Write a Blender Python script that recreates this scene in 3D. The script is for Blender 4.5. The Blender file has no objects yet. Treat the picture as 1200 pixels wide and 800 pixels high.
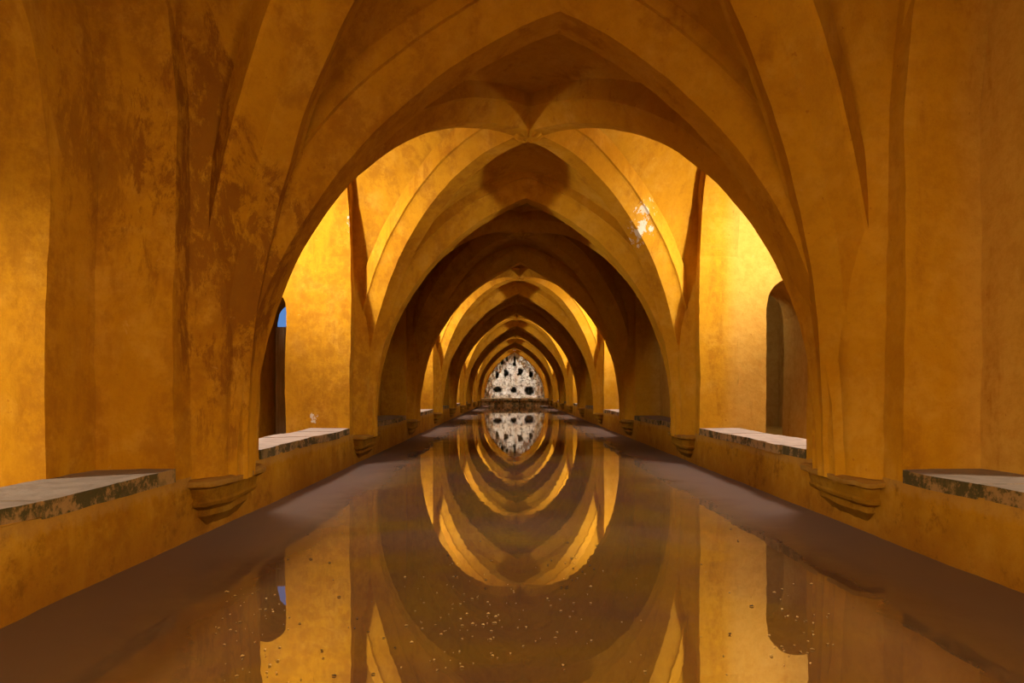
import bpy, bmesh, math, random
import numpy as np
from mathutils import Vector, noise

S = bpy.context.scene
COL = S.collection
random.seed(7)
PI = math.pi

# ------------------------------------------------------------------ camera
cd = bpy.data.cameras.new('camera')
cd.sensor_width = 36.0
cd.lens = 24.0
cd.shift_y = 58 / 1200
cd.clip_start = 0.05
cd.clip_end = 400
cam = bpy.data.objects.new('camera', cd)
cam.location = (0, 0, 1.0)
cam.rotation_euler = (PI / 2, 0, 0)
COL.objects.link(cam)
S.camera = cam

# ------------------------------------------------------------------ sky and exposure
w = bpy.data.worlds.new('sky')
S.world = w
w.use_nodes = True
wn = w.node_tree
for n in list(wn.nodes):
    wn.nodes.remove(n)
wo = wn.nodes.new('ShaderNodeOutputWorld')
wb = wn.nodes.new('ShaderNodeBackground')
wt = wn.nodes.new('ShaderNodeTexCoord')
wx = wn.nodes.new('ShaderNodeSeparateXYZ')
wr = wn.nodes.new('ShaderNodeValToRGB')
wr.color_ramp.elements[0].color = (0.10, 0.23, 0.52, 1)
wr.color_ramp.elements[1].color = (0.05, 0.14, 0.42, 1)
wr.color_ramp.elements[1].position = 0.9
wn.links.new(wt.outputs['Generated'], wx.inputs[0])
wn.links.new(wx.outputs['Z'], wr.inputs[0])
wn.links.new(wr.outputs[0], wb.inputs['Color'])
wb.inputs['Strength'].default_value = 0.9
wn.links.new(wb.outputs[0], wo.inputs['Surface'])

S.view_settings.view_transform = 'Standard'
S.view_settings.look = 'None'
S.view_settings.exposure = 0.3
S.view_settings.gamma = 1.0
S.view_settings.use_curve_mapping = False
S.cycles.use_denoising = True
S.cycles.max_bounces = 14
S.cycles.diffuse_bounces = 9
S.cycles.glossy_bounces = 4
S.cycles.sample_clamp_indirect = 6.0
S.cycles.caustics_reflective = False
S.cycles.caustics_refractive = False

# rectangular area lamp at loc, turned towards aim
def area_lamp(loc, aim, sx, sy, power, color=(1.0, 0.93, 0.80), spread=180):
    ld = bpy.data.lights.new('area_lamp', 'AREA')
    ld.shape = 'RECTANGLE'
    ld.size = sx
    ld.size_y = sy
    ld.energy = power
    ld.color = color
    ld.spread = math.radians(spread)
    o = bpy.data.objects.new('area_lamp', ld)
    o.location = loc
    d = Vector(aim) - Vector(loc)
    o.rotation_euler = d.to_track_quat('-Z', 'Y').to_euler()
    COL.objects.link(o)
    return o

XL, XR = -2.157, 2.513          # inner faces of the pool walls
XC = 0.178
PITCH = 4.75
PW = 1.46                       # pier width along the pool
WT = 0.50                       # thickness of the side walls
def pnear(k): return 4.37 + PITCH * (k - 1)
def pfar(k): return pnear(k) + PW
def pmid(k): return pnear(k) + PW / 2
def bmid(k): return pmid(k) - PITCH / 2     # bay k lies between pier k-1 and pier k
NP = 10
OPEN = (1, 2, 4, 6, 8, 10)      # bays whose side openings give on a light court
FILL_BAYS = (0,)                    # bay behind the viewpoint, left open for the added fill lamps
ZROOF = 5.35

def court_depth(sx, k): return 2.9 if (k <= 2 or sx > 0) else 2.1
# one floodlight stands in every light court and shines across the pool
FLOOD_X, FLOOD_Z = 1.50, 2.55
FLOOD = {2: 64, 4: 78, 6: 78, 8: 78, 10: 78}
for k in OPEN[1:]:
    for sx in (-1, 1):
        xi = XL if sx < 0 else XR
        x, y = xi + sx * FLOOD_X, bmid(k) - 0.08
        area_lamp((x - sx * 0.03, y, FLOOD_Z), (x - sx * 1.5, y + 1.3, FLOOD_Z + 0.50), 0.26, 0.20, FLOOD[k] * (0.84 if sx > 0 and k == 2 else 1.0), (1.0, 0.84, 0.60), 112)
        # daylight of the skylight hole in the court roof
        area_lamp((xi + sx * 1.45, bmid(k), ZROOF - 0.06), (xi + sx * 1.1, bmid(k) + 0.5, 0), 0.9, 1.2, 180)
# bay 1: lamps added outside, cut to an arc by an unseen outer opening
for sx in (-1, 1):
    xi = XL if sx < 0 else XR
    area_lamp((xi + sx * 5.0, 1.5, 3.25), (xi + sx * 0.9, 4.4, 1.1), 0.5, 0.5, 420, (1.0, 0.78, 0.42))
# fill lamps added behind the viewpoint to brighten the nearest bay
area_lamp((XC, -4.2, 2.3), (XC, 6, 2.3), 3.0, 2.6, 145, (1.0, 0.67, 0.24))
for sx in (-1, 1):
    xi = XL if sx < 0 else XR
    area_lamp((xi + sx * 1.3, bmid(0), 2.2), (XC - sx * 2.5, bmid(0) + 4.6, 2.4), 1.8, 2.6, 385, (1.0, 0.67, 0.24))
# faint lamp added to lift the dark side room behind the right doorway
area_lamp((3.25, 11.2, 3.0), (4.2, 12.5, 1.0), 0.5, 0.5, 14)
# daylight over the grotto at the far end
area_lamp((XC, 47.72, 5.0), (XC, 48.3, 1.5), 3.4, 0.20, 1150, (0.68, 0.84, 1.0))

# ------------------------------------------------------------------ materials
def new_mat(name):
    m = bpy.data.materials.new(name)
    m.use_nodes = True
    nt = m.node_tree
    return m, nt, nt.nodes['Principled BSDF']

class NG:
    """small helper around a node tree"""
    def __init__(self, nt):
        self.nt = nt
        self.pos = nt.nodes.new('ShaderNodeNewGeometry').outputs['Position']
    def link(self, a, b): self.nt.links.new(a, b)
    def noise(self, scale, detail=5, rough=0.55, vec=None, dist=0.0):
        n = self.nt.nodes.new('ShaderNodeTexNoise')
        n.inputs['Scale'].default_value = scale
        n.inputs['Detail'].default_value = detail
        n.inputs['Roughness'].default_value = rough
        n.inputs['Distortion'].default_value = dist
        self.link(vec if vec is not None else self.pos, n.inputs['Vector'])
        return n.outputs['Fac']
    def mapped(self, scale=(1, 1, 1), loc=(0, 0, 0)):
        n = self.nt.nodes.new('ShaderNodeMapping')
        n.inputs['Scale'].default_value = scale
        n.inputs['Location'].default_value = loc
        self.link(self.pos, n.inputs['Vector'])
        return n.outputs[0]
    def ramp(self, fac, a, b):
        n = self.nt.nodes.new('ShaderNodeMapRange')
        n.interpolation_type = 'SMOOTHSTEP'
        n.inputs['From Min'].default_value = a
        n.inputs['From Max'].default_value = b
        self.link(fac, n.inputs['Value'])
        return n.outputs[0]
    def math(self, op, a, b=None):
        n = self.nt.nodes.new('ShaderNodeMath')
        n.operation = op
        for i, v in enumerate((a, b)):
            if v is None: continue
            if isinstance(v, (int, float)): n.inputs[i].default_value = v
            else: self.link(v, n.inputs[i])
        return n.outputs[0]
    def mix(self, fac, a, b):
        n = self.nt.nodes.new('ShaderNodeMix')
        n.data_type = 'RGBA'
        for sock, v in ((n.inputs[0], fac), (n.inputs[6], a), (n.inputs[7], b)):
            if isinstance(v, (int, float)): sock.default_value = v
            elif isinstance(v, tuple): sock.default_value = (*v, 1)
            else: self.link(v, sock)
        return n.outputs[2]
    def near(self, c, size):
        """1 inside an ellipsoid about c fading to 0 at its rim"""
        m = self.mapped((1 / size[0], 1 / size[1], 1 / size[2]),
                        (-c[0] / size[0], -c[1] / size[1], -c[2] / size[2]))
        n = self.nt.nodes.new('ShaderNodeVectorMath')
        n.operation = 'LENGTH'
        self.link(m, n.inputs[0])
        return self.ramp(n.outputs['Value'], 1.0, 0.2)
    def axis(self, i):
        n = self.nt.nodes.new('ShaderNodeSeparateXYZ')
        self.link(self.pos, n.inputs[0])
        return n.outputs[i]
    def bump(self, h, dist, strength=1.0, prev=None):
        n = self.nt.nodes.new('ShaderNodeBump')
        n.inputs['Distance'].default_value = dist
        n.inputs['Strength'].default_value = strength
        self.link(h, n.inputs['Height'])
        if prev is not None: self.link(prev, n.inputs['Normal'])
        return n.outputs[0]

def plaster(name, tone=1.0, low=False):
    m, nt, p = new_mat(name)
    g = NG(nt)
    T = lambda c: tuple(v * tone for v in c)
    big = g.noise(0.55, 6, 0.6)
    med = g.noise(2.6, 8, 0.65, dist=0.3)
    fine = g.noise(13, 8, 0.7)
    streak = g.noise(1.0, 7, 0.62, vec=g.mapped((3.0, 3.0, 0.55)), dist=0.4)
    c = g.mix(g.ramp(big, 0.35, 0.65), T((0.64, 0.335, 0.020)), T((0.55, 0.268, 0.013)))
    c = g.mix(g.math('MULTIPLY', g.ramp(med, 0.45, 0.7), 0.55), c, T((0.69, 0.40, 0.060)))
    # whiter light on the right court wall, mixed into its colour as paler yellow
    c = g.mix(g.math('MULTIPLY', g.ramp(g.axis(0), 2.75, 3.05), 0.4), c, T((0.68, 0.46, 0.16)))
    # brown washed-out patches, more of them on the left side of the nave
    left = g.ramp(g.axis(0), 1.6, -1.4)
    st = g.ramp(g.math('ADD', streak, g.math('MULTIPLY', left, 0.12)), 0.53, 0.68)
    c = g.mix(g.math('MULTIPLY', g.math('MULTIPLY', st, g.ramp(g.noise(7, 9, 0.75), 0.38, 0.60)), 0.65), c, T((0.36, 0.145, 0.014)))
    # the blotched first pier and panel on the left
    for cc, sz, add, f in (((-2.1, 4.85, 2.6), (1.0, 0.8, 2.9), 0.17, 0.85), ((-2.62, 4.35, 2.55), (0.4, 0.6, 1.0), 0.14, 0.5),
                           ((-2.3, 5.0, 3.6), (1.1, 0.8, 1.0), 0.14, 0.65)):
        rg = g.near(cc, sz)
        sp = g.ramp(g.math('ADD', g.noise(3.4, 12, 0.80, vec=g.mapped((1.8, 1.8, 0.75)), dist=0.35), g.math('MULTIPLY', rg, add)), 0.57, 0.66)
        c = g.mix(g.math('MULTIPLY', g.math('MULTIPLY', sp, g.ramp(rg, 0.0, 0.5)), f), c, T((0.27, 0.105, 0.014)))
    c = g.mix(g.math('MULTIPLY', g.ramp(g.noise(9, 12, 0.8), 0.42, 0.62), 0.32), c, T((0.40, 0.17, 0.012)))
    # pale scuffs
    sc = g.ramp(g.noise(5.5, 9, 0.75, dist=0.6), 0.64, 0.70)
    c = g.mix(g.math('MULTIPLY', sc, 0.35), c, T((0.72, 0.48, 0.16)))
    # fine dark pits
    pit = g.ramp(g.noise(22, 3, 0.5), 0.70, 0.76)
    c = g.mix(g.math('MULTIPLY', pit, 0.55), c, T((0.34, 0.12, 0.015)))
    ch = g.ramp(g.noise(7.5, 12, 0.85), 0.655, 0.69)
    c = g.mix(g.math('MULTIPLY', ch, 0.45), c, T((0.30, 0.11, 0.012)))
    # plaster fallen off down to the white base coat, in a few places
    flake = g.noise(8, 8, 0.72, vec=g.mapped((1.2, 1.2, 0.8)))
    for cc, sz, ad in (((1.66, 9.0, 3.22), (0.36, 0.75, 0.58), 0.22), ((1.50, 8.85, 3.60), (0.16, 0.4, 0.22), 0.15), ((1.95, 9.3, 2.75), (0.2, 0.4, 0.3), 0.14),
                   ((-2.16, 9.05, 2.55), (0.07, 0.12, 1.3), 0.24), ((-2.62, 9.09, 0.65), (0.12, 0.15, 0.16), 0.17),
                   ((-2.6, 9.05, 3.72), (0.5, 0.1, 0.12), 0.26)):
        rg = g.near(cc, sz)
        fl = g.ramp(g.math('ADD', flake, g.math('MULTIPLY', rg, ad)), 0.700, 0.712)
        fl = g.math('MULTIPLY', fl, g.ramp(rg, 0.0, 0.2))
        c = g.mix(fl, c, (0.62, 0.57, 0.52))
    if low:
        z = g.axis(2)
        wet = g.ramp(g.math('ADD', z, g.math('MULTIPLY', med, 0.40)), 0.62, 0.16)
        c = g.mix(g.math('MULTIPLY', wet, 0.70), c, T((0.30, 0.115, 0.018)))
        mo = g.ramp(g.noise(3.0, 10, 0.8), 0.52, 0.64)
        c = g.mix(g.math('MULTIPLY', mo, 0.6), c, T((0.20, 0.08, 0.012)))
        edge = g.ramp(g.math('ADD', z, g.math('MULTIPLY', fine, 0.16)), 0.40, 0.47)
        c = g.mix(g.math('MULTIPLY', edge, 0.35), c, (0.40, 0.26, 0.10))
    g.link(c, p.inputs['Base Color'])
    p.inputs['Roughness'].default_value = 0.82
    p.inputs['Specular IOR Level'].default_value = 0.04
    b1 = g.bump(fine, 0.010, 0.55)
    b2 = g.bump(med, 0.035, 0.5, b1)
    g.link(b2, p.inputs['Normal'])
    return m

M_PLASTER = plaster('ochre_plaster', 0.84)
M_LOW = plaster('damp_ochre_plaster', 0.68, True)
M_CORBEL = plaster('stained_ochre_plaster', 0.50, True)

def stone_mat(name, base, dark, moss=0.5):
    m, nt, p = new_mat(name)
    g = NG(nt)
    n1 = g.noise(6, 8, 0.65)
    n2 = g.noise(2.4, 6, 0.6)
    c = g.mix(g.ramp(n1, 0.35, 0.65), base, dark)
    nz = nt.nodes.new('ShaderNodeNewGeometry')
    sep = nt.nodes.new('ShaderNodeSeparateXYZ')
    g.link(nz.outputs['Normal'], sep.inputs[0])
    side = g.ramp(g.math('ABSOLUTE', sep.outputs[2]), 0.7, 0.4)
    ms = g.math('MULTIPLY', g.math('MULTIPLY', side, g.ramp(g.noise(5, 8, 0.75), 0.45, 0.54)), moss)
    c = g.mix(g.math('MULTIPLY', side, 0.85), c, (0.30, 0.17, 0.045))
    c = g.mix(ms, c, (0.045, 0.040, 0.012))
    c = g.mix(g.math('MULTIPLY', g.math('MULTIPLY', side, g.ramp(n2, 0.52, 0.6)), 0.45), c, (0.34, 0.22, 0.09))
    g.link(c, p.inputs['Base Color'])
    p.inputs['Roughness'].default_value = 0.85
    g.link(g.bump(n1, 0.03, 0.7), p.inputs['Normal'])
    return m
M_STONE_LIT = stone_mat('lit_worn_sill_stone', (0.52, 0.45, 0.41), (0.42, 0.36, 0.34), 0.95)  # pale copy for the sills of the lamp-lit bays
M_STONE_SHADED = stone_mat('shaded_worn_sill_stone', (0.30, 0.27, 0.31), (0.23, 0.20, 0.23), 0.95)  # darker copy of the sill stone, shade of unlit bays in its colour
M_LEDGE = stone_mat('ledge_stone', (0.58, 0.42, 0.24), (0.40, 0.28, 0.16), 0.9)

def rock_mat():
    m, nt, p = new_mat('white_tufa')
    g = NG(nt)
    n1 = g.noise(3.5, 10, 0.75)
    c = g.mix(g.ramp(n1, 0.38, 0.52), (0.20, 0.20, 0.22), (0.82, 0.86, 0.93))
    c = g.mix(g.math('MULTIPLY', g.near((0.3, 48.2, 2.1), (0.22, 3, 1.2)), 0.30), c, (0.62, 0.40, 0.24))
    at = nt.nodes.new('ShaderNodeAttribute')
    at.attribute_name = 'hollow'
    c = g.mix(at.outputs['Fac'], c, (0.030, 0.032, 0.022))  # near-black colour stands for the deep shade inside the hollows
    g.link(c, p.inputs['Base Color'])
    p.inputs['Roughness'].default_value = 0.9
    g.link(g.bump(g.noise(9, 8, 0.7), 0.08, 0.8), p.inputs['Normal'])
    return m
M_ROCK = rock_mat()

def wood_mat():
    m, nt, p = new_mat('weathered_wood')
    g = NG(nt)
    n = g.noise(5, 8, 0.7, vec=g.mapped((8, 8, 0.6)))
    g.link(g.mix(g.ramp(n, 0.35, 0.65), (0.40, 0.29, 0.19), (0.26, 0.17, 0.10)), p.inputs['Base Color'])
    p.inputs['Roughness'].default_value = 0.75
    g.link(g.bump(n, 0.01, 0.6), p.inputs['Normal'])
    return m
M_WOOD = wood_mat()

def plain(name, col, rough=0.8):
    m, nt, p = new_mat(name)
    g = NG(nt)
    n = g.noise(4, 6, 0.6)
    g.link(g.mix(g.ramp(n, 0.3, 0.7), col, tuple(v * 0.75 for v in col)), p.inputs['Base Color'])
    p.inputs['Roughness'].default_value = rough
    return m
M_GROUND = plain('court_earth', (0.50, 0.38, 0.20))
M_POOL = plain('pool_bed', (0.20, 0.12, 0.05))
M_IRON = plain('dark_iron', (0.05, 0.045, 0.04), 0.5)
M_LEAFP = plain('pale_leaf', (0.62, 0.45, 0.22), 0.6)
M_LEAFD = plain('dark_leaf', (0.07, 0.045, 0.03), 0.6)

def water_mat():
    m = bpy.data.materials.new('murky_pool_water')
    m.use_nodes = True
    nt = m.node_tree
    for n in list(nt.nodes): nt.nodes.remove(n)
    g = NG(nt)
    out = nt.nodes.new('ShaderNodeOutputMaterial')
    dif = nt.nodes.new('ShaderNodeBsdfDiffuse')
    gl = nt.nodes.new('ShaderNodeBsdfGlossy')
    gl.inputs['Roughness'].default_value = 0.015
    gl.inputs['Color'].default_value = (1, 0.97, 0.93, 1)
    fr = nt.nodes.new('ShaderNodeFresnel')
    fr.inputs['IOR'].default_value = 1.6
    mx = nt.nodes.new('ShaderNodeMixShader')
    n1 = g.noise(0.9, 6, 0.6, dist=0.5)
    n2 = g.noise(4.5, 8, 0.7)
    c = g.mix(g.ramp(n1, 0.38, 0.62), (0.18, 0.108, 0.028), (0.13, 0.074, 0.046))
    c = g.mix(g.math('MULTIPLY', g.ramp(n2, 0.55, 0.72), 0.5), c, (0.25, 0.15, 0.04))
    g.link(c, dif.inputs['Color'])
    h = g.noise(2.2, 3, 0.5)
    nb = g.bump(h, 0.0022, 0.35)
    g.link(nb, gl.inputs['Normal'])
    # towards both walls the water turns greyer and mirrors less
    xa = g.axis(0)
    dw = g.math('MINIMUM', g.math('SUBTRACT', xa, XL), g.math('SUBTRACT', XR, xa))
    wall_band = g.ramp(g.math('ADD', dw, g.math('MULTIPLY', g.math('SUBTRACT', n1, 0.5), 0.8)), 1.20, 0.35)
    c = g.mix(g.math('MULTIPLY', wall_band, 0.85), c, (0.165, 0.116, 0.106))
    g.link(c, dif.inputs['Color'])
    clear = g.math('SUBTRACT', 1.0, g.math('MULTIPLY', wall_band, 0.86))
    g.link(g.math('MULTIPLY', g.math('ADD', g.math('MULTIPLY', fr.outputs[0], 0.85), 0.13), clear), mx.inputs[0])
    g.link(dif.outputs[0], mx.inputs[1])
    g.link(gl.outputs[0], mx.inputs[2])
    g.link(mx.outputs[0], out.inputs['Surface'])
    return m
M_WATER = water_mat()

# ------------------------------------------------------------------ mesh helpers
def wob(p, a=1.0):
    """uneven hand-laid plaster: a small displacement that depends on place only"""
    v = Vector(p)
    d = noise.noise_vector(v * 0.8) * 0.022 + noise.noise_vector(v * 3.1) * 0.009 + noise.noise_vector(v * 10.0) * 0.0055
    return (p[0] + d.x * a, p[1] + d.y * a, p[2] + d.z * a)

class MB:
    def __init__(self):
        self.v = []
        self.f = []
    def grid(self, fn, nu, nv, w=1.0):
        b = len(self.v)
        for i in range(nu + 1):
            for j in range(nv + 1):
                p = fn(i / nu, j / nv)
                self.v.append(wob(p, w) if w else tuple(p))
        for i in range(nu):
            for j in range(nv):
                a = b + i * (nv + 1) + j
                self.f.append((a, a + nv + 1, a + nv + 2, a + 1))
    def quad(self, p0, p1, p2, p3, nu=8, nv=8, w=1.0):
        P = [Vector(q) for q in (p0, p1, p2, p3)]
        self.grid(lambda u, v: (P[0] * (1 - u) + P[1] * u) * (1 - v) + (P[3] * (1 - u) + P[2] * u) * v, nu, nv, w)
    def sweep(self, path, prof, w=1.0):
        """path: (pos, side, out) frames; prof: (side, out) corners; each face of the profile is its own strip"""
        for (b0, n0), (b1, n1) in zip(prof[:-1], prof[1:]):
            L = math.hypot(b1 - b0, n1 - n0)
            nv = max(1, int(L / 0.09))
            b = len(self.v)
            for pos, side, out in path:
                for j in range(nv + 1):
                    t = j / nv
                    q = pos + side * (b0 + (b1 - b0) * t) + out * (n0 + (n1 - n0) * t)
                    self.v.append(wob(q, w))
            for i in range(len(path) - 1):
                for j in range(nv):
                    a = b + i * (nv + 1) + j
                    self.f.append((a, a + nv + 1, a + nv + 2, a + 1))
    def box(self, x0, x1, y0, y1, z0, z1, w=0.0, n=1):
        c = [(x0, y0, z0), (x1, y0, z0), (x1, y1, z0), (x0, y1, z0), (x0, y0, z1), (x1, y0, z1), (x1, y1, z1), (x0, y1, z1)]
        for a in ((0, 1, 2, 3), (4, 5, 6, 7), (0, 1, 5, 4), (1, 2, 6, 5), (2, 3, 7, 6), (3, 0, 4, 7)):
            self.quad(*[c[i] for i in a], n, n, w)
    def build(self, name, mat, parent=None, smooth=True):
        me = bpy.data.meshes.new(name)
        me.from_pydata(self.v, [], self.f)
        me.materials.append(mat)
        if smooth:
            me.polygons.foreach_set('use_smooth', [True] * len(me.polygons))
        me.update()
        o = bpy.data.objects.new(name, me)
        COL.objects.link(o)
        if parent is not None: o.parent = parent
        return o

def empty(name, loc=(0, 0, 0)):
    o = bpy.data.objects.new(name, None)
    o.location = loc
    COL.objects.link(o)
    return o

def tag(o, label=None, cat=None, group=None, kind=None):
    if label: o['label'] = label
    if cat: o['category'] = cat
    if group: o['group'] = group
    if kind: o['kind'] = kind
    return o

# ------------------------------------------------------------------ arches
ZS = 0.5                                  # springing height of ribs
TA, TH = 2.20, 3.24                       # transverse arch half span and rise
TR = (TA * TA + TH * TH) / (2 * TA)
TC = TR - TA
def t_half(dz): return math.sqrt(max(TR * TR - dz * dz, 0)) - TC
HX, HY, DH = 2.20, 2.25, 3.30             # diagonal rib: plan half extents, rise
DL = math.hypot(HX, HY)
OA, OZ, OTOP = 1.645, 2.80, 4.60          # side opening: half span, springing, apex
def pointed(a, zs, top):
    h = top - zs
    r = (a * a + h * h) / (2 * a)
    return r, r - a
OR_, OC_ = pointed(OA, OZ, OTOP)
FA, FTOP = 1.80, 4.78
FR_, FC_ = pointed(FA, OZ, FTOP)
def arch_z(dy, a, zs, r, c):
    d = min(abs(dy), a)
    return zs + math.sqrt(max(r * r - (d + c) ** 2, 0))
def f_half(z):
    if z <= OZ: return FA
    return max(math.sqrt(max(FR_ ** 2 - (z - OZ) ** 2, 0)) - FC_, 0)

def apex_shift(k): return {1: 0.16, 2: 0.03}.get(k, 0.0)

# ------------------------------------------------------------------ ceiling
ceiling = empty('ceiling', (XC, 20, ZROOF))
tag(ceiling, 'ochre plastered ribbed vault over the pool', kind='structure')
ceiling.location = (0, 0, 0)

T_PROF = [(-0.34, 0.46), (-0.34, 0.235), (-0.308, 0.23), (-0.29, 0.185), (-0.15, 0.0), (0.15, 0.0), (0.29, 0.185), (0.308, 0.23), (0.34, 0.235), (0.34, 0.46)]
D_PROF = [(-0.25, 0.40), (-0.25, 0.185), (-0.225, 0.178), (-0.208, 0.16), (-0.10, 0.0), (0.10, 0.0), (0.208, 0.16), (0.225, 0.178), (0.25, 0.185), (0.25, 0.40)]

def transverse(k, mat):
    y = pmid(k)
    sh = apex_shift(k)
    mb = MB()
    path = []
    N = 40
    Y = Vector((0, 1, 0))
    def pt(sx, th):
        dz = TH * math.sin(th)
        hx = t_half(dz)
        x = XC + sx * hx + sh * (dz / TH) ** 2
        out = Vector((sx * (hx + TC), 0, dz)).normalized()
        return Vector((x, y, ZS + dz)), Y, out
    path.append((Vector((XC - TA, y, 0.36)), Y, Vector((-1, 0, 0))))
    for i in range(N + 1): path.append(pt(-1, PI / 2 * i / N))
    # a slightly blunted point
    a, b = path[-1], pt(1, PI / 2)
    path[-1] = (a[0], Y, Vector((0, 0, 1)))
    for i in range(N - 1, -1, -1): path.append(pt(1, PI / 2 * i / N))
    path.append((Vector((XC + TA, y, 0.36)), Y, Vector((1, 0, 0))))
    mb.sweep(path, T_PROF)
    return mb.build('transverse_arch', mat, ceiling)

def diagonal(k, s, mat):
    ym = bmid(k)
    u = Vector((HX, s * HY, 0)).normalized()
    side = Vector((-u.y, u.x, 0))
    mb = MB()
    path = []
    N = 80
    c = Vector((XC, ym, ZS))
    path.append((c - u * DL + Vector((0, 0, -0.14)), side, -u))
    for i in range(N + 1):
        th = PI * i / N
        r = -u * math.cos(th) * DL + Vector((0, 0, DH * math.sin(th)))
        out = (-u * math.cos(th) + Vector((0, 0, math.sin(th)))).normalized()
        path.append((c + r, side, out))
    path.append((c + u * DL + Vector((0, 0, -0.14)), side, u))
    mb.sweep(path, D_PROF)
    return mb.build('diagonal_rib', mat, ceiling)

WEB = 0.27
def web(k, mat):
    ym = bmid(k)
    mb = MB()
    for sx in (-1, 1):
        xi = XL if sx < 0 else XR
        for sy in (-1, 1):
            kt = k if sy > 0 else k - 1
            yp = pmid(kt)
            sh = apex_shift(kt)
            def D(th):
                cs, sn = math.cos(th), math.sin(th)
                wv = 0.09 + (WEB - 0.09) * sn
                f = cs * (DL + wv) / DL
                return Vector((XC + sx * HX * f, ym + sy * HY * f, ZS + (DH + wv) * sn))
            def T(th):
                dz = TH * math.sin(th)
                hx = t_half(dz)
                o = Vector((hx + TC, 0, dz)).normalized() * (0.09 + (WEB - 0.09) * math.sin(th))
                return Vector((XC + sx * (hx + o.x if hx > 1e-4 else 0) + sh * (dz / TH) ** 2, yp, ZS + dz + o.z))
            def F(th):
                z = ZS + (FTOP - ZS) * math.sin(th)
                return Vector((xi + sx * 0.04, ym + sy * f_half(z), z))
            def cell1(u, v):
                th = PI / 2 * u
                p = D(th).lerp(T(th), v)
                p.z += 0.10 * math.sin(PI * v) * math.sin(th)
                return p
            def cell2(u, v):
                th = PI / 2 * u
                p = D(th).lerp(F(th), v)
                p.z += 0.10 * math.sin(PI * v) * math.sin(th)
                return p
            mb.grid(cell1, 40, 14)
            mb.grid(cell2, 40, 14)
    return mb.build('vault_web', mat, ceiling)

def boss_mesh():
    """carved rosette on the crossing of two ribs"""
    mb = MB()
    R, N, M = 0.17, 96, 14
    def fn(u, v):
        a = 2 * PI * u
        r = v * R * (1 + 0.05 * math.cos(10 * a) * v)
        pet = abs(math.cos(5 * a))
        z = -0.045 * math.cos(v * PI / 2) ** 0.7
        if v > 0.25: z -= 0.020 * pet * math.sin((v - 0.25) / 0.75 * PI)
        if v < 0.25: z -= 0.018 * math.cos(v / 0.25 * PI / 2)
        return (r * math.cos(a), r * math.sin(a), z + 0.02)
    mb.grid(fn, N, M, 0)
    return mb

for k in range(0, NP + 1):
    transverse(k, M_PLASTER)
boss_first = None
for k in range(0, NP + 1):
    diagonal(k, 1, M_PLASTER)
    diagonal(k, -1, M_PLASTER)
    web(k, M_PLASTER)
    if boss_first is None:
        boss_first = boss_mesh().build('boss', M_PLASTER, ceiling)
        b = boss_first
    else:
        b = boss_first.copy()
        COL.objects.link(b)
    b.location = (XC, bmid(k), ZS + DH - 0.02)

# slender wall ribs over the side openings
def wall_rib(k, sx, mat):
    ym = bmid(k)
    xi = XL if sx < 0 else XR
    mb = MB()
    path = []
    X = Vector((-sx, 0, 0))
    a = OA + 0.05
    r, c = pointed(a, OZ, OTOP + 0.05)
    th0 = math.acos(c / r)
    for i in range(25):
        th = th0 * i / 24
        path.append((Vector((xi + sx * 0.09 * max(0, 1 - i / 7), ym + c - r * math.cos(th), OZ + r * math.sin(th))), X, Vector((0, -math.cos(th), math.sin(th)))))
    for i in range(24, -1, -1):
        th = th0 * i / 24
        path.append((Vector((xi + sx * 0.09 * max(0, 1 - i / 7), ym - c + r * math.cos(th), OZ + r * math.sin(th))), X, Vector((0, math.cos(th), math.sin(th)))))
    mb.sweep(path, [(-0.03, 0.0), (0.015, 0.0), (0.035, 0.03), (0.04, 0.10), (-0.02, 0.16)], 0.8)
    return mb.build('wall_rib', mat, ceiling)
for k in range(0, NP + 1):
    for sx in (-1, 1): wall_rib(k, sx, M_PLASTER)

# roof above everything, with the skylight holes of the side courts
roof = MB()
roof.box(XL - WT, XR + WT, -8, 50.5, ZROOF, ZROOF + 0.25)
roof.build('ceiling_slab', M_PLASTER, ceiling)

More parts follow.
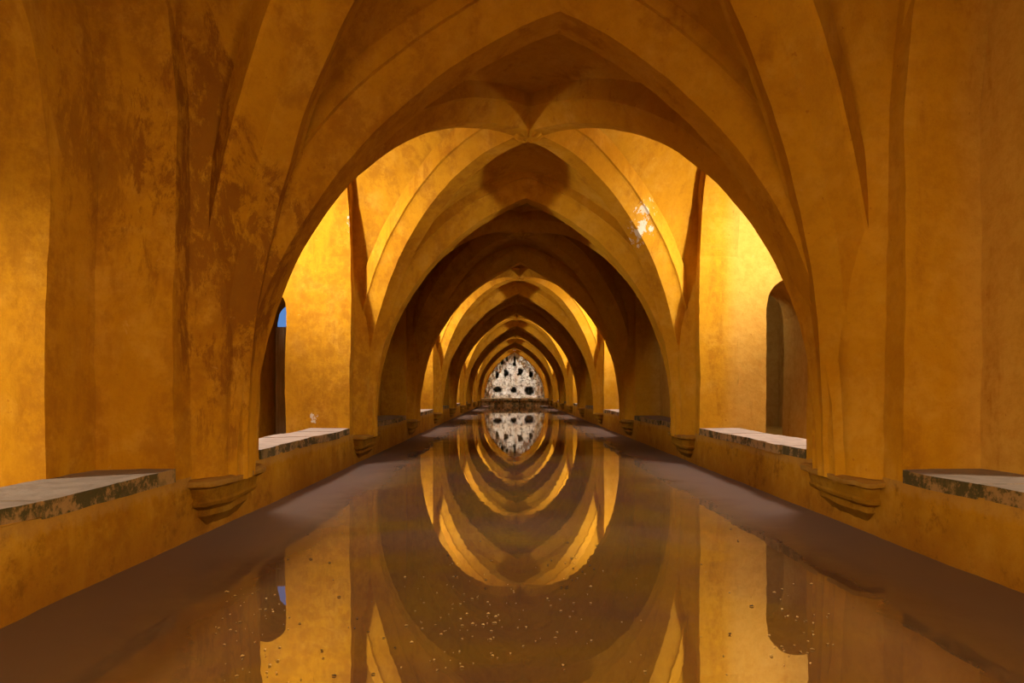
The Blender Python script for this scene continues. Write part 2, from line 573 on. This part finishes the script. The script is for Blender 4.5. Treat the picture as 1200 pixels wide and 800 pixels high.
# ------------------------------------------------------------------ side walls
Y0, Y1 = pmid(-1), 47.3
def side_wall(sx):
    xi = XL if sx < 0 else XR
    xo = xi + sx * WT
    name = 'wall_left' if sx < 0 else 'wall_right'
    mb = MB()
    ZB = 0.41
    for k in range(0, NP + 1):
        ym = bmid(k)
        dense = k in (1, 2, 3)
        nz = 44 if dense else 14
        for s in (-1, 1):
            ya, yb = ym + s * OA, ym + s * PITCH / 2
            for x in (xi, xo):
                mb.quad((x, ya, ZB), (x, yb, ZB), (x, yb, ZROOF), (x, ya, ZROOF), 8, nz)
        ny = 32
        def front(x):
            def fn(u, v):
                dy = -OA + 2 * OA * u
                z = arch_z(dy, OA, OZ, OR_, OC_)
                return (x, ym + dy, z + (ZROOF - z) * v)
            return fn
        mb.grid(front(xi), ny, 10)
        if k in OPEN: mb.grid(front(xo), ny, 10)
        # reveal
        for s in (-1, 1):
            mb.quad((xi, ym + s * OA, ZB), (xo, ym + s * OA, ZB), (xo, ym + s * OA, OZ), (xi, ym + s * OA, OZ), 6, 24)
        mb.grid(lambda u, v: (xi + (xo - xi) * v, ym - OA + 2 * OA * u, arch_z(-OA + 2 * OA * u, OA, OZ, OR_, OC_)), ny, 6)
    root = mb.build(name, M_PLASTER)
    tag(root, 'ochre plastered pool wall on the %s with pointed side openings' % ('left' if sx < 0 else 'right'), kind='structure')
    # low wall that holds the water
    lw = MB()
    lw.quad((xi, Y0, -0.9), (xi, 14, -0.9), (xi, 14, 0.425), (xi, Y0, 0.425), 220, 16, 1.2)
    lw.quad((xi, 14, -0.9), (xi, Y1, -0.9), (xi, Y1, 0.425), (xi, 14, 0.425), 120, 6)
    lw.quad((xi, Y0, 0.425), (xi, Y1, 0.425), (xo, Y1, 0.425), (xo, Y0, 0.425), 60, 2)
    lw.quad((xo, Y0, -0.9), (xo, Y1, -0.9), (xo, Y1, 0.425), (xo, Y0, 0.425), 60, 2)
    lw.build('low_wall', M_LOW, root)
    # stone sills, stone by stone
    rng = random.Random(11 + sx)
    for k in range(0, NP + 1):
        ym = bmid(k)
        sl = empty('sill')
        sl.parent = root
        y = ym - OA + 0.006
        end = ym + OA - 0.006
        while y < end - 0.05:
            L = rng.uniform(0.36, 0.62)
            if end - (y + L) < 0.25: L = end - y
            top = 0.50 + rng.uniform(-0.003, 0.003)
            pr = rng.uniform(-0.022, 0.018)
            sb = MB()
            x0 = xi - sx * (0.012 + pr)
            n = 5 if k <= 2 else 2
            x1 = xo + sx * 0.02
            sb.box(min(x0, x1), max(x0, x1), y + 0.0008, y + L - 0.0008, 0.415, top, 0.7, n)
            st = sb.build('stone', M_STONE_LIT if k >= 2 and k in OPEN else M_STONE_SHADED, sl)
            y += L
    # carved corbels under the rib clusters
    for k in range(0, NP + 1):
        cb = MB()
        ym = pmid(k)
        xc = xi - sx * 0.0
        # (half length along the pool, projection, height): lip, neck, two rolls tapering into the wall
        rows = [(0.52, 0.15, 0.405), (0.55, 0.19, 0.39), (0.55, 0.185, 0.355), (0.50, 0.13, 0.335), (0.47, 0.12, 0.26), (0.49, 0.13, 0.245),
                (0.48, 0.12, 0.22), (0.40, 0.07, 0.19), (0.40, 0.075, 0.15), (0.30, 0.02, 0.09), (0.24, -0.03, 0.04)]
        for (h0, p0, z0), (h1, p1, z1) in zip(rows[:-1], rows[1:]):
            def fn(u, v):
                h = h0 + (h1 - h0) * v
                p = p0 + (p1 - p0) * v
                a = PI * u
                yy = ym - math.copysign(abs(math.cos(a)) ** 0.5, math.cos(a)) * h
                xx = xi - sx * p * abs(math.sin(a)) ** 0.4
                return (xx + sx * 0.03 * (1 if abs(math.sin(a)) < 0.01 else 0), yy, z0 + (z1 - z0) * v)
            cb.grid(fn, 24, 2, 1.7)
        h, p, z = rows[0]
        cb.grid(lambda u, v: (xi + sx * 0.05 * (1 - v) - sx * p * v * abs(math.sin(PI * u)) ** 0.4, ym - math.copysign(abs(math.cos(PI * u)) ** 0.5, math.cos(PI * u)) * h, z), 24, 3, 1.7)
        cb.build('corbel', M_CORBEL, root)
    # rounded pier masses behind the rib clusters
    for k in range(0, NP + 1):
        ym = pmid(k)
        def pier(u, v):
            z = 0.385 + 2.6 * v
            q = abs(2 * u - 1)
            e = min(max((1.0 - q) / 0.55, 0), 1)
            e = e * e * (3 - 2 * e)
            lean = 0.30 * v * v
            return (xi - sx * (0.135 * e + lean * e - 0.012 * (1 - e)), ym + (u - 0.5) * (PW - 0.34), z)
        pm = MB()
        pm.grid(pier, 26, 30)
        pm.build('pier', M_PLASTER, root)
    # back panels: closed in the odd bays, pierced by a smaller arch in bay 1
    for k in range(0, NP + 1):
        ym = bmid(k)
        pb = MB()
        if k == 1:
            pa, pz, ptop = 1.175, 2.25, 3.98
            r, c = pointed(pa, pz, ptop)
            for x in (xo, xo + sx * 0.34):
                for s in (-1, 1):
                    pb.quad((x, ym + s * pa, 0.4), (x, ym + s * 2.0, 0.4), (x, ym + s * 2.0, ZROOF), (x, ym + s * pa, ZROOF), 12, 44)
                pb.grid(lambda u, v: (x, ym - pa + 2 * pa * u, (lambda z: z + (ZROOF - z) * v)(arch_z(-pa + 2 * pa * u, pa, pz, r, c))), 30, 12)
            x0, x1 = xo, xo + sx * 0.34
            for s in (-1, 1):
                pb.quad((x0, ym + s * pa, 0.4), (x1, ym + s * pa, 0.4), (x1, ym + s * pa, pz), (x0, ym + s * pa, pz), 5, 30)
            pb.grid(lambda u, v: (x0 + (x1 - x0) * v, ym - pa + 2 * pa * u, arch_z(-pa + 2 * pa * u, pa, pz, r, c)), 30, 5)
        elif k not in OPEN and k not in FILL_BAYS:
            pb.quad((xo, ym - 1.9, 0.4), (xo, ym + 1.9, 0.4), (xo, ym + 1.9, ZROOF), (xo, ym - 1.9, ZROOF), 30, 30)
        else:
            continue
        pb.build('recess_panel', M_PLASTER, root)
    return root

wall_l = side_wall(-1)
wall_r = side_wall(1)

# ------------------------------------------------------------------ side courts
def court_walls(sx):
    xi = XL if sx < 0 else XR
    xo = xi + sx * WT
    name = 'wall_%s_courts' % ('left' if sx < 0 else 'right')
    root = empty(name)
    tag(root, 'ochre cross walls of the light courts on the %s side of the pool' % ('left' if sx < 0 else 'right'), kind='structure')
    def X1(k): return xi + sx * court_depth(sx, k)
    for k in range(0, NP + 1):
        xe = X1(k)
        ya, yb = pnear(k), pfar(k)
        mb = MB()
        door = {(-1, 2): (-3.63, -3.01, 2.05, 2.37), (1, 2): (3.39, 4.20, 2.10, 2.53)}.get((sx, k))
        zt = ZROOF
        if door:
            dx0, dx1, dz, dtop = door
            cx, hw = (dx0 + dx1) / 2, (dx1 - dx0) / 2
            def dzf(x):
                q = min(abs(x - cx) / hw, 1)
                return dz + (dtop - dz) * math.sqrt(max(1 - q * q, 0)) ** 0.9
            for y in (ya, yb):
                a, b = sorted((xo, xe))
                mb.quad((a, y, 0.2), (dx0, y, 0.2), (dx0, y, zt), (a, y, zt), 14, 60)
                mb.quad((dx1, y, 0.2), (b, y, 0.2), (b, y, zt), (dx1, y, zt), 14, 60)
                mb.grid(lambda u, v: (dx0 + (dx1 - dx0) * u, y, dzf(dx0 + (dx1 - dx0) * u) + (zt - dzf(dx0 + (dx1 - dx0) * u)) * v), 24, 30)
            for x in (dx0, dx1):
                mb.quad((x, ya, 0.2), (x, yb, 0.2), (x, yb, dz), (x, ya, dz), 16, 30)
            mb.grid(lambda u, v: (dx0 + (dx1 - dx0) * u, ya + (yb - ya) * v, dzf(dx0 + (dx1 - dx0) * u)), 24, 12)
        else:
            for y in (ya, yb):
                mb.quad((xo, y, 0.2), (xe, y, 0.2), (xe, y, zt), (xo, y, zt), 20, 40 if k < 3 else 16)
        mb.quad((xe, ya, 0.2), (xe, yb, 0.2), (xe, yb, zt), (xe, ya, zt), 10, 16)
        mb.build('cross_wall', M_PLASTER, root)
    for k in OPEN:
        ym = bmid(k)
        xe = X1(k)
        ya, yb = pfar(k - 1), pnear(k)
        mb = MB()
        if k == 1:          # unseen low arch, added to cut the lamp light to an arc
            for x in (xe, xe + sx * 0.3):
                yo, ho = 2.45, 1.1
                mb.quad((x, ya - 0.1, 0.2), (x, yo - ho, 0.2), (x, yo - ho, ZROOF), (x, ya - 0.1, ZROOF), 6, 20)
                mb.quad((x, yo + ho, 0.2), (x, yb + 0.1, 0.2), (x, yb + 0.1, ZROOF), (x, yo + ho, ZROOF), 6, 20)
                mb.grid(lambda u, v: (x, yo - ho + 2 * ho * u, (lambda z: z + (ZROOF - z) * v)(1.7 + 1.0 * math.sqrt(max(1 - (2 * u - 1) ** 2, 0)))), 24, 8)
        else:
            for x in (xe, xe + sx * 0.3):
                mb.quad((x, ya - 0.1, 0.2), (x, yb + 0.1, 0.2), (x, yb + 0.1, ZROOF), (x, ya - 0.1, ZROOF), 14, 20)
        mb.build('outer_wall', M_PLASTER, root)
        rb = MB()
        a, b = sorted((xo, xe + sx * 0.3))
        if k == 1:
            rb.box(a, b, ya - PW, yb + PW, ZROOF - 0.02, ZROOF + 0.22)
        else:               # with a skylight hole
            hx0, hx1 = sorted((xi + sx * 0.95, xi + sx * 1.95))
            z0, z1 = ZROOF - 0.02, ZROOF + 0.22
            rb.box(a, hx0, ya - PW, yb + PW, z0, z1)
            rb.box(hx1, b, ya - PW, yb + PW, z0, z1)
            rb.box(hx0, hx1, ya - PW, ym - 0.65, z0, z1)
            rb.box(hx0, hx1, ym + 0.65, yb + PW, z0, z1)
        rb.build('court_roof', M_PLASTER, root)
        fb = MB()
        fb.quad((xo, ya, 0.30), (xe, ya, 0.30), (xe, yb, 0.30), (xo, yb, 0.30), 6, 6, 0)
        fb.build('court_floor', M_GROUND, root)
    return root
court_l = court_walls(-1)
court_r = court_walls(1)

# roofed dark room behind the right doorway
rm = MB()
ya, yb = pfar(2), pnear(3)
rm.quad((XR + 2.9, ya - 0.1, 0.2), (XR + 2.9, yb + 0.1, 0.2), (XR + 2.9, yb + 0.1, ZROOF), (XR + 2.9, ya - 0.1, ZROOF), 8, 8)
rm.quad((XR + WT, ya - PW, ZROOF), (XR + 2.9, ya - PW, ZROOF), (XR + 2.9, yb + PW, ZROOF), (XR + WT, yb + PW, ZROOF), 4, 4)
rm.quad((XR + WT, ya - PW, 0.3), (XR + 2.9, ya - PW, 0.3), (XR + 2.9, yb + PW, 0.3), (XR + WT, yb + PW, 0.3), 4, 4)
rm.build('side_room', M_PLASTER, court_r)

# ground outside on the left
gb = MB()
gb.quad((XL - WT - 0.01, -20, 0.2), (-60, -20, 0.2), (-60, 90, 0.2), (XL - WT - 0.01, 90, 0.2), 4, 4, 0)
tag(gb.build('ground', M_GROUND), 'bare garden earth outside the left wall', kind='structure')

# weathered plank door in the left doorway
dr = empty('door_1', (-3.32, pfar(2) - 0.12, 0.2))
tag(dr, 'weathered brown plank door in the narrow left doorway', kind='structure')
n = 4
for i in range(n):
    wd = 0.60 / n
    pbm = MB()
    pbm.box(-0.30 + i * wd + 0.004, -0.30 + (i + 1) * wd - 0.004, -0.02 + 0.004 * (i % 2), 0.025, 0, 1.78)
    pbm.build('plank', M_WOOD, dr, False)
rl = MB()
for z in (0.3, 1.45):
    rl.box(-0.29, 0.29, 0.025, 0.05, z, z + 0.11)
rl.build('rail', M_WOOD, dr, False)

# floodlights on slim stands, out of sight behind the piers
def floodlight(x, y, sx, parent):
    fm = MB()
    fm.box(x - 0.015, x + 0.015, y - 0.015, y + 0.015, 0.30, FLOOD_Z - 0.12)
    fm.box(x - 0.16, x + 0.16, y - 0.16, y + 0.16, 0.30, 0.325)
    a, b = sorted((x, x + sx * 0.10))
    fm.box(a, b, y - 0.15, y + 0.12, FLOOD_Z - 0.12, FLOOD_Z + 0.12)
    fm.build('floodlight', M_IRON, parent, False)
for k in OPEN[1:]:
    for sx in (-1, 1):
        xi = XL if sx < 0 else XR
        floodlight(xi + sx * FLOOD_X, bmid(k) - 0.08, sx, court_l if sx < 0 else court_r)

# ------------------------------------------------------------------ ends of the nave
bk = MB()
bk.quad((XL - 0.6, Y0, -0.9), (XR + 0.6, Y0, -0.9), (XR + 0.6, Y0, ZROOF), (XL - 0.6, Y0, ZROOF), 24, 24)
tag(bk.build('wall_back', M_PLASTER), 'ochre plaster wall closing the gallery behind the viewpoint', kind='structure')

en = MB()
for sx in (-1, 1):
    xi = (XL if sx < 0 else XR) + sx * 0.6
    ye = pmid(NP) - 0.05
    def fn(u, v):
        dz = TH * u
        xa = XC + sx * max(t_half(dz) - 0.10, 0)
        return (xa + (xi - xa) * v, ye, ZS + dz)
    en.grid(fn, 40, 8)
    def rv(u, v):
        dz = TH * u
        return (XC + sx * max(t_half(dz) - 0.10, 0), ye + 0.22 * v, ZS + dz)
    en.grid(rv, 40, 6)
en.quad((XL - 0.6, ye, ZS + TH), (XR + 0.6, ye, ZS + TH), (XR + 0.6, ye, ZROOF), (XL - 0.6, ye, ZROOF), 20, 8)
endw = en.build('wall_end', M_PLASTER)
tag(endw, 'ochre pointed end arch framing the pale rock niche', kind='structure')

# rock face of the grotto with hollows
YR = 48.25
PXM = 800 / YR
def gpx(px, py):
    fx, fy = 540 + px / 8, 390 + py / 8
    return (fx - 600) / PXM, 1 + (458 - fy) / PXM
HOL = [(345, 530, 42, 26), (497, 535, 26, 24), (642, 543, 42, 42), (340, 395, 14, 28), (422, 378, 20, 34), (412, 350, 12, 14), (558, 362, 24, 30),
       (658, 388, 17, 28), (388, 262, 14, 34), (432, 246, 11, 24), (505, 245, 12, 34), (505, 290, 17, 18), (540, 385, 10, 16), (300, 350, 9, 20), (620, 250, 22, 8)]
HOL = [(*gpx(a, b), rx / 8 / PXM, ry / 8 / PXM) for a, b, rx, ry in HOL]
rk = MB()
hol = []
NX, NZ = 190, 150
def rock(u, v):
    x = XC - 2.75 + 5.5 * u
    z = 0.25 + 4.6 * v
    p = Vector((x, 0, z))
    d = noise.fractal(p * 2.2, 1.0, 2.0, 5) * 0.16 + abs(noise.noise(p * 5.0)) * 0.16 + noise.noise(p * 14) * 0.03
    q = p + noise.noise_vector(p * 6) * 0.07
    h = 0.0
    for cx, cz, rx, rz in HOL:
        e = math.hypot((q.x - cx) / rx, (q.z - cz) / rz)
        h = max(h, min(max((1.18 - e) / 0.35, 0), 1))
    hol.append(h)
    return (x, YR - 0.1 + d + 0.75 * h, z)
rk.grid(rock, NX, NZ, 0)
rko = rk.build('rock_face', M_ROCK, endw)
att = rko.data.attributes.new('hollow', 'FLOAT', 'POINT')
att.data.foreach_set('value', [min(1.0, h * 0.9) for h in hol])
tag(rko, 'white pitted rock face with dark hollows')
# closing surfaces round the niche
nb = MB()
nb.quad((XL - 0.6, 47.3, -0.5), (XL - 0.6, 49.6, -0.5), (XL - 0.6, 49.6, ZROOF), (XL - 0.6, 47.3, ZROOF), 4, 8)
nb.quad((XR + 0.6, 47.3, -0.5), (XR + 0.6, 49.6, -0.5), (XR + 0.6, 49.6, ZROOF), (XR + 0.6, 47.3, ZROOF), 4, 8)
nb.quad((XL - 0.6, 49.6, -0.5), (XR + 0.6, 49.6, -0.5), (XR + 0.6, 49.6, ZROOF), (XL - 0.6, 49.6, ZROOF), 8, 8)
nb.build('niche_wall', M_PLASTER, endw)
ks = MB()
ks.box(XC - 0.10, XC + 0.10, 47.24, 47.36, 3.80, 4.04, 0.3, 2)
ks.build('keystone', plain('white_stone', (0.80, 0.78, 0.74)), endw)

# stone ledge across the end of the pool
ledge = empty('ledge', (XC, 46.55, -0.3))
ledge.parent = endw
lx0, lx1 = XL + 0.03, XR - 0.03
nb_ = 9
for i in range(nb_):
    a = lx0 + (lx1 - lx0) * i / nb_
    b = lx0 + (lx1 - lx0) * (i + 1) / nb_
    sb = MB()
    sb.box(a + 0.01 - XC, b - 0.01 - XC, 0.0 + 0.02 * (i % 3), 0.5, 0.0, 0.66, 0.8, 3)
    sb.build('stone', M_LEDGE, ledge)
tp = MB()
tp.box(lx0 - XC, lx1 - XC, -0.04, 1.7, 0.662, 0.80, 0.6, 8)
tp.build('coping', M_LEDGE, ledge)

# ------------------------------------------------------------------ pool
fl = MB()
fl.quad((XL - 0.1, Y0, -0.85), (XR + 0.1, Y0, -0.85), (XR + 0.1, 49, -0.85), (XL - 0.1, 49, -0.85), 10, 40, 0)
tag(fl.build('floor', M_POOL), 'muddy bed of the pool under the water', kind='structure')
wa = MB()
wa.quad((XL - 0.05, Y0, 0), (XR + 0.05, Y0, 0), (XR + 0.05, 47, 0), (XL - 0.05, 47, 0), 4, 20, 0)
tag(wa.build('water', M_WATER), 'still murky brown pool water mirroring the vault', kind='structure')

# ------------------------------------------------------------------ leaves on the water
def leaf_mesh(name, L, W, mat, seed):
    rng = random.Random(seed)
    mb = MB()
    pts_top = []
    N = 7
    vs, fs = [], []
    for i in range(N + 1):
        t = i / N
        hw = W * math.sin(PI * min(max(t, 0.03), 0.97)) ** 0.8 * (1 + 0.15 * rng.uniform(-1, 1))
        x = (t - 0.5) * L
        curl = 0.004 * math.sin(PI * t) + 0.003 * rng.random()
        vs += [(x, -hw, 0.004 + curl), (x, 0, 0.002), (x, hw, 0.004 + curl * 0.6)]
    for i in range(N):
        a = i * 3
        fs += [(a, a + 3, a + 4, a + 1), (a + 1, a + 4, a + 5, a + 2)]
    mb.v, mb.f = vs, fs
    return mb.build(name, mat)

def on_water(px, py):
    d = 800 / (py - 458)
    return (px - 600) / 800 * d, d

def scatter(proto, n, regions, label, group, rng):
    first = True
    for i in range(n):
        (px0, px1, py0, py1) = rng.choice(regions)
        x, y = on_water(rng.uniform(px0, px1), rng.uniform(py0, py1))
        if not (XL + 0.1 < x < XR - 0.1): continue
        o = proto if first else proto.copy()
        if not first: COL.objects.link(o)
        first = False
        o.location = (x, y, 0.0)
        o.rotation_euler = (rng.uniform(-0.1, 0.1), rng.uniform(-0.1, 0.1), rng.uniform(0, 6.28))
        s = rng.uniform(0.25, 0.8)
        o.scale = (s, s, s)
        tag(o, label, 'leaf', group)

rng = random.Random(5)
scatter(leaf_mesh('floating_leaf', 0.020, 0.006, M_LEAFP, 1), 230,
        [(470, 760, 660, 790), (480, 620, 700, 780), (520, 700, 650, 760), (250, 340, 690, 800), (900, 980, 680, 800)],
        'tiny pale leaf floating among many on the dark pool water', 'pale leaves floating on the pool', rng)
scatter(leaf_mesh('floating_leaf', 0.026, 0.008, M_LEAFD, 2), 60,
        [(330, 410, 620, 800), (820, 920, 620, 800), (500, 590, 620, 690), (640, 700, 620, 690), (400, 480, 690, 800)],
        'tiny dark leaf floating where bright walls mirror in the pool', 'dark leaves floating on the pool', rng)
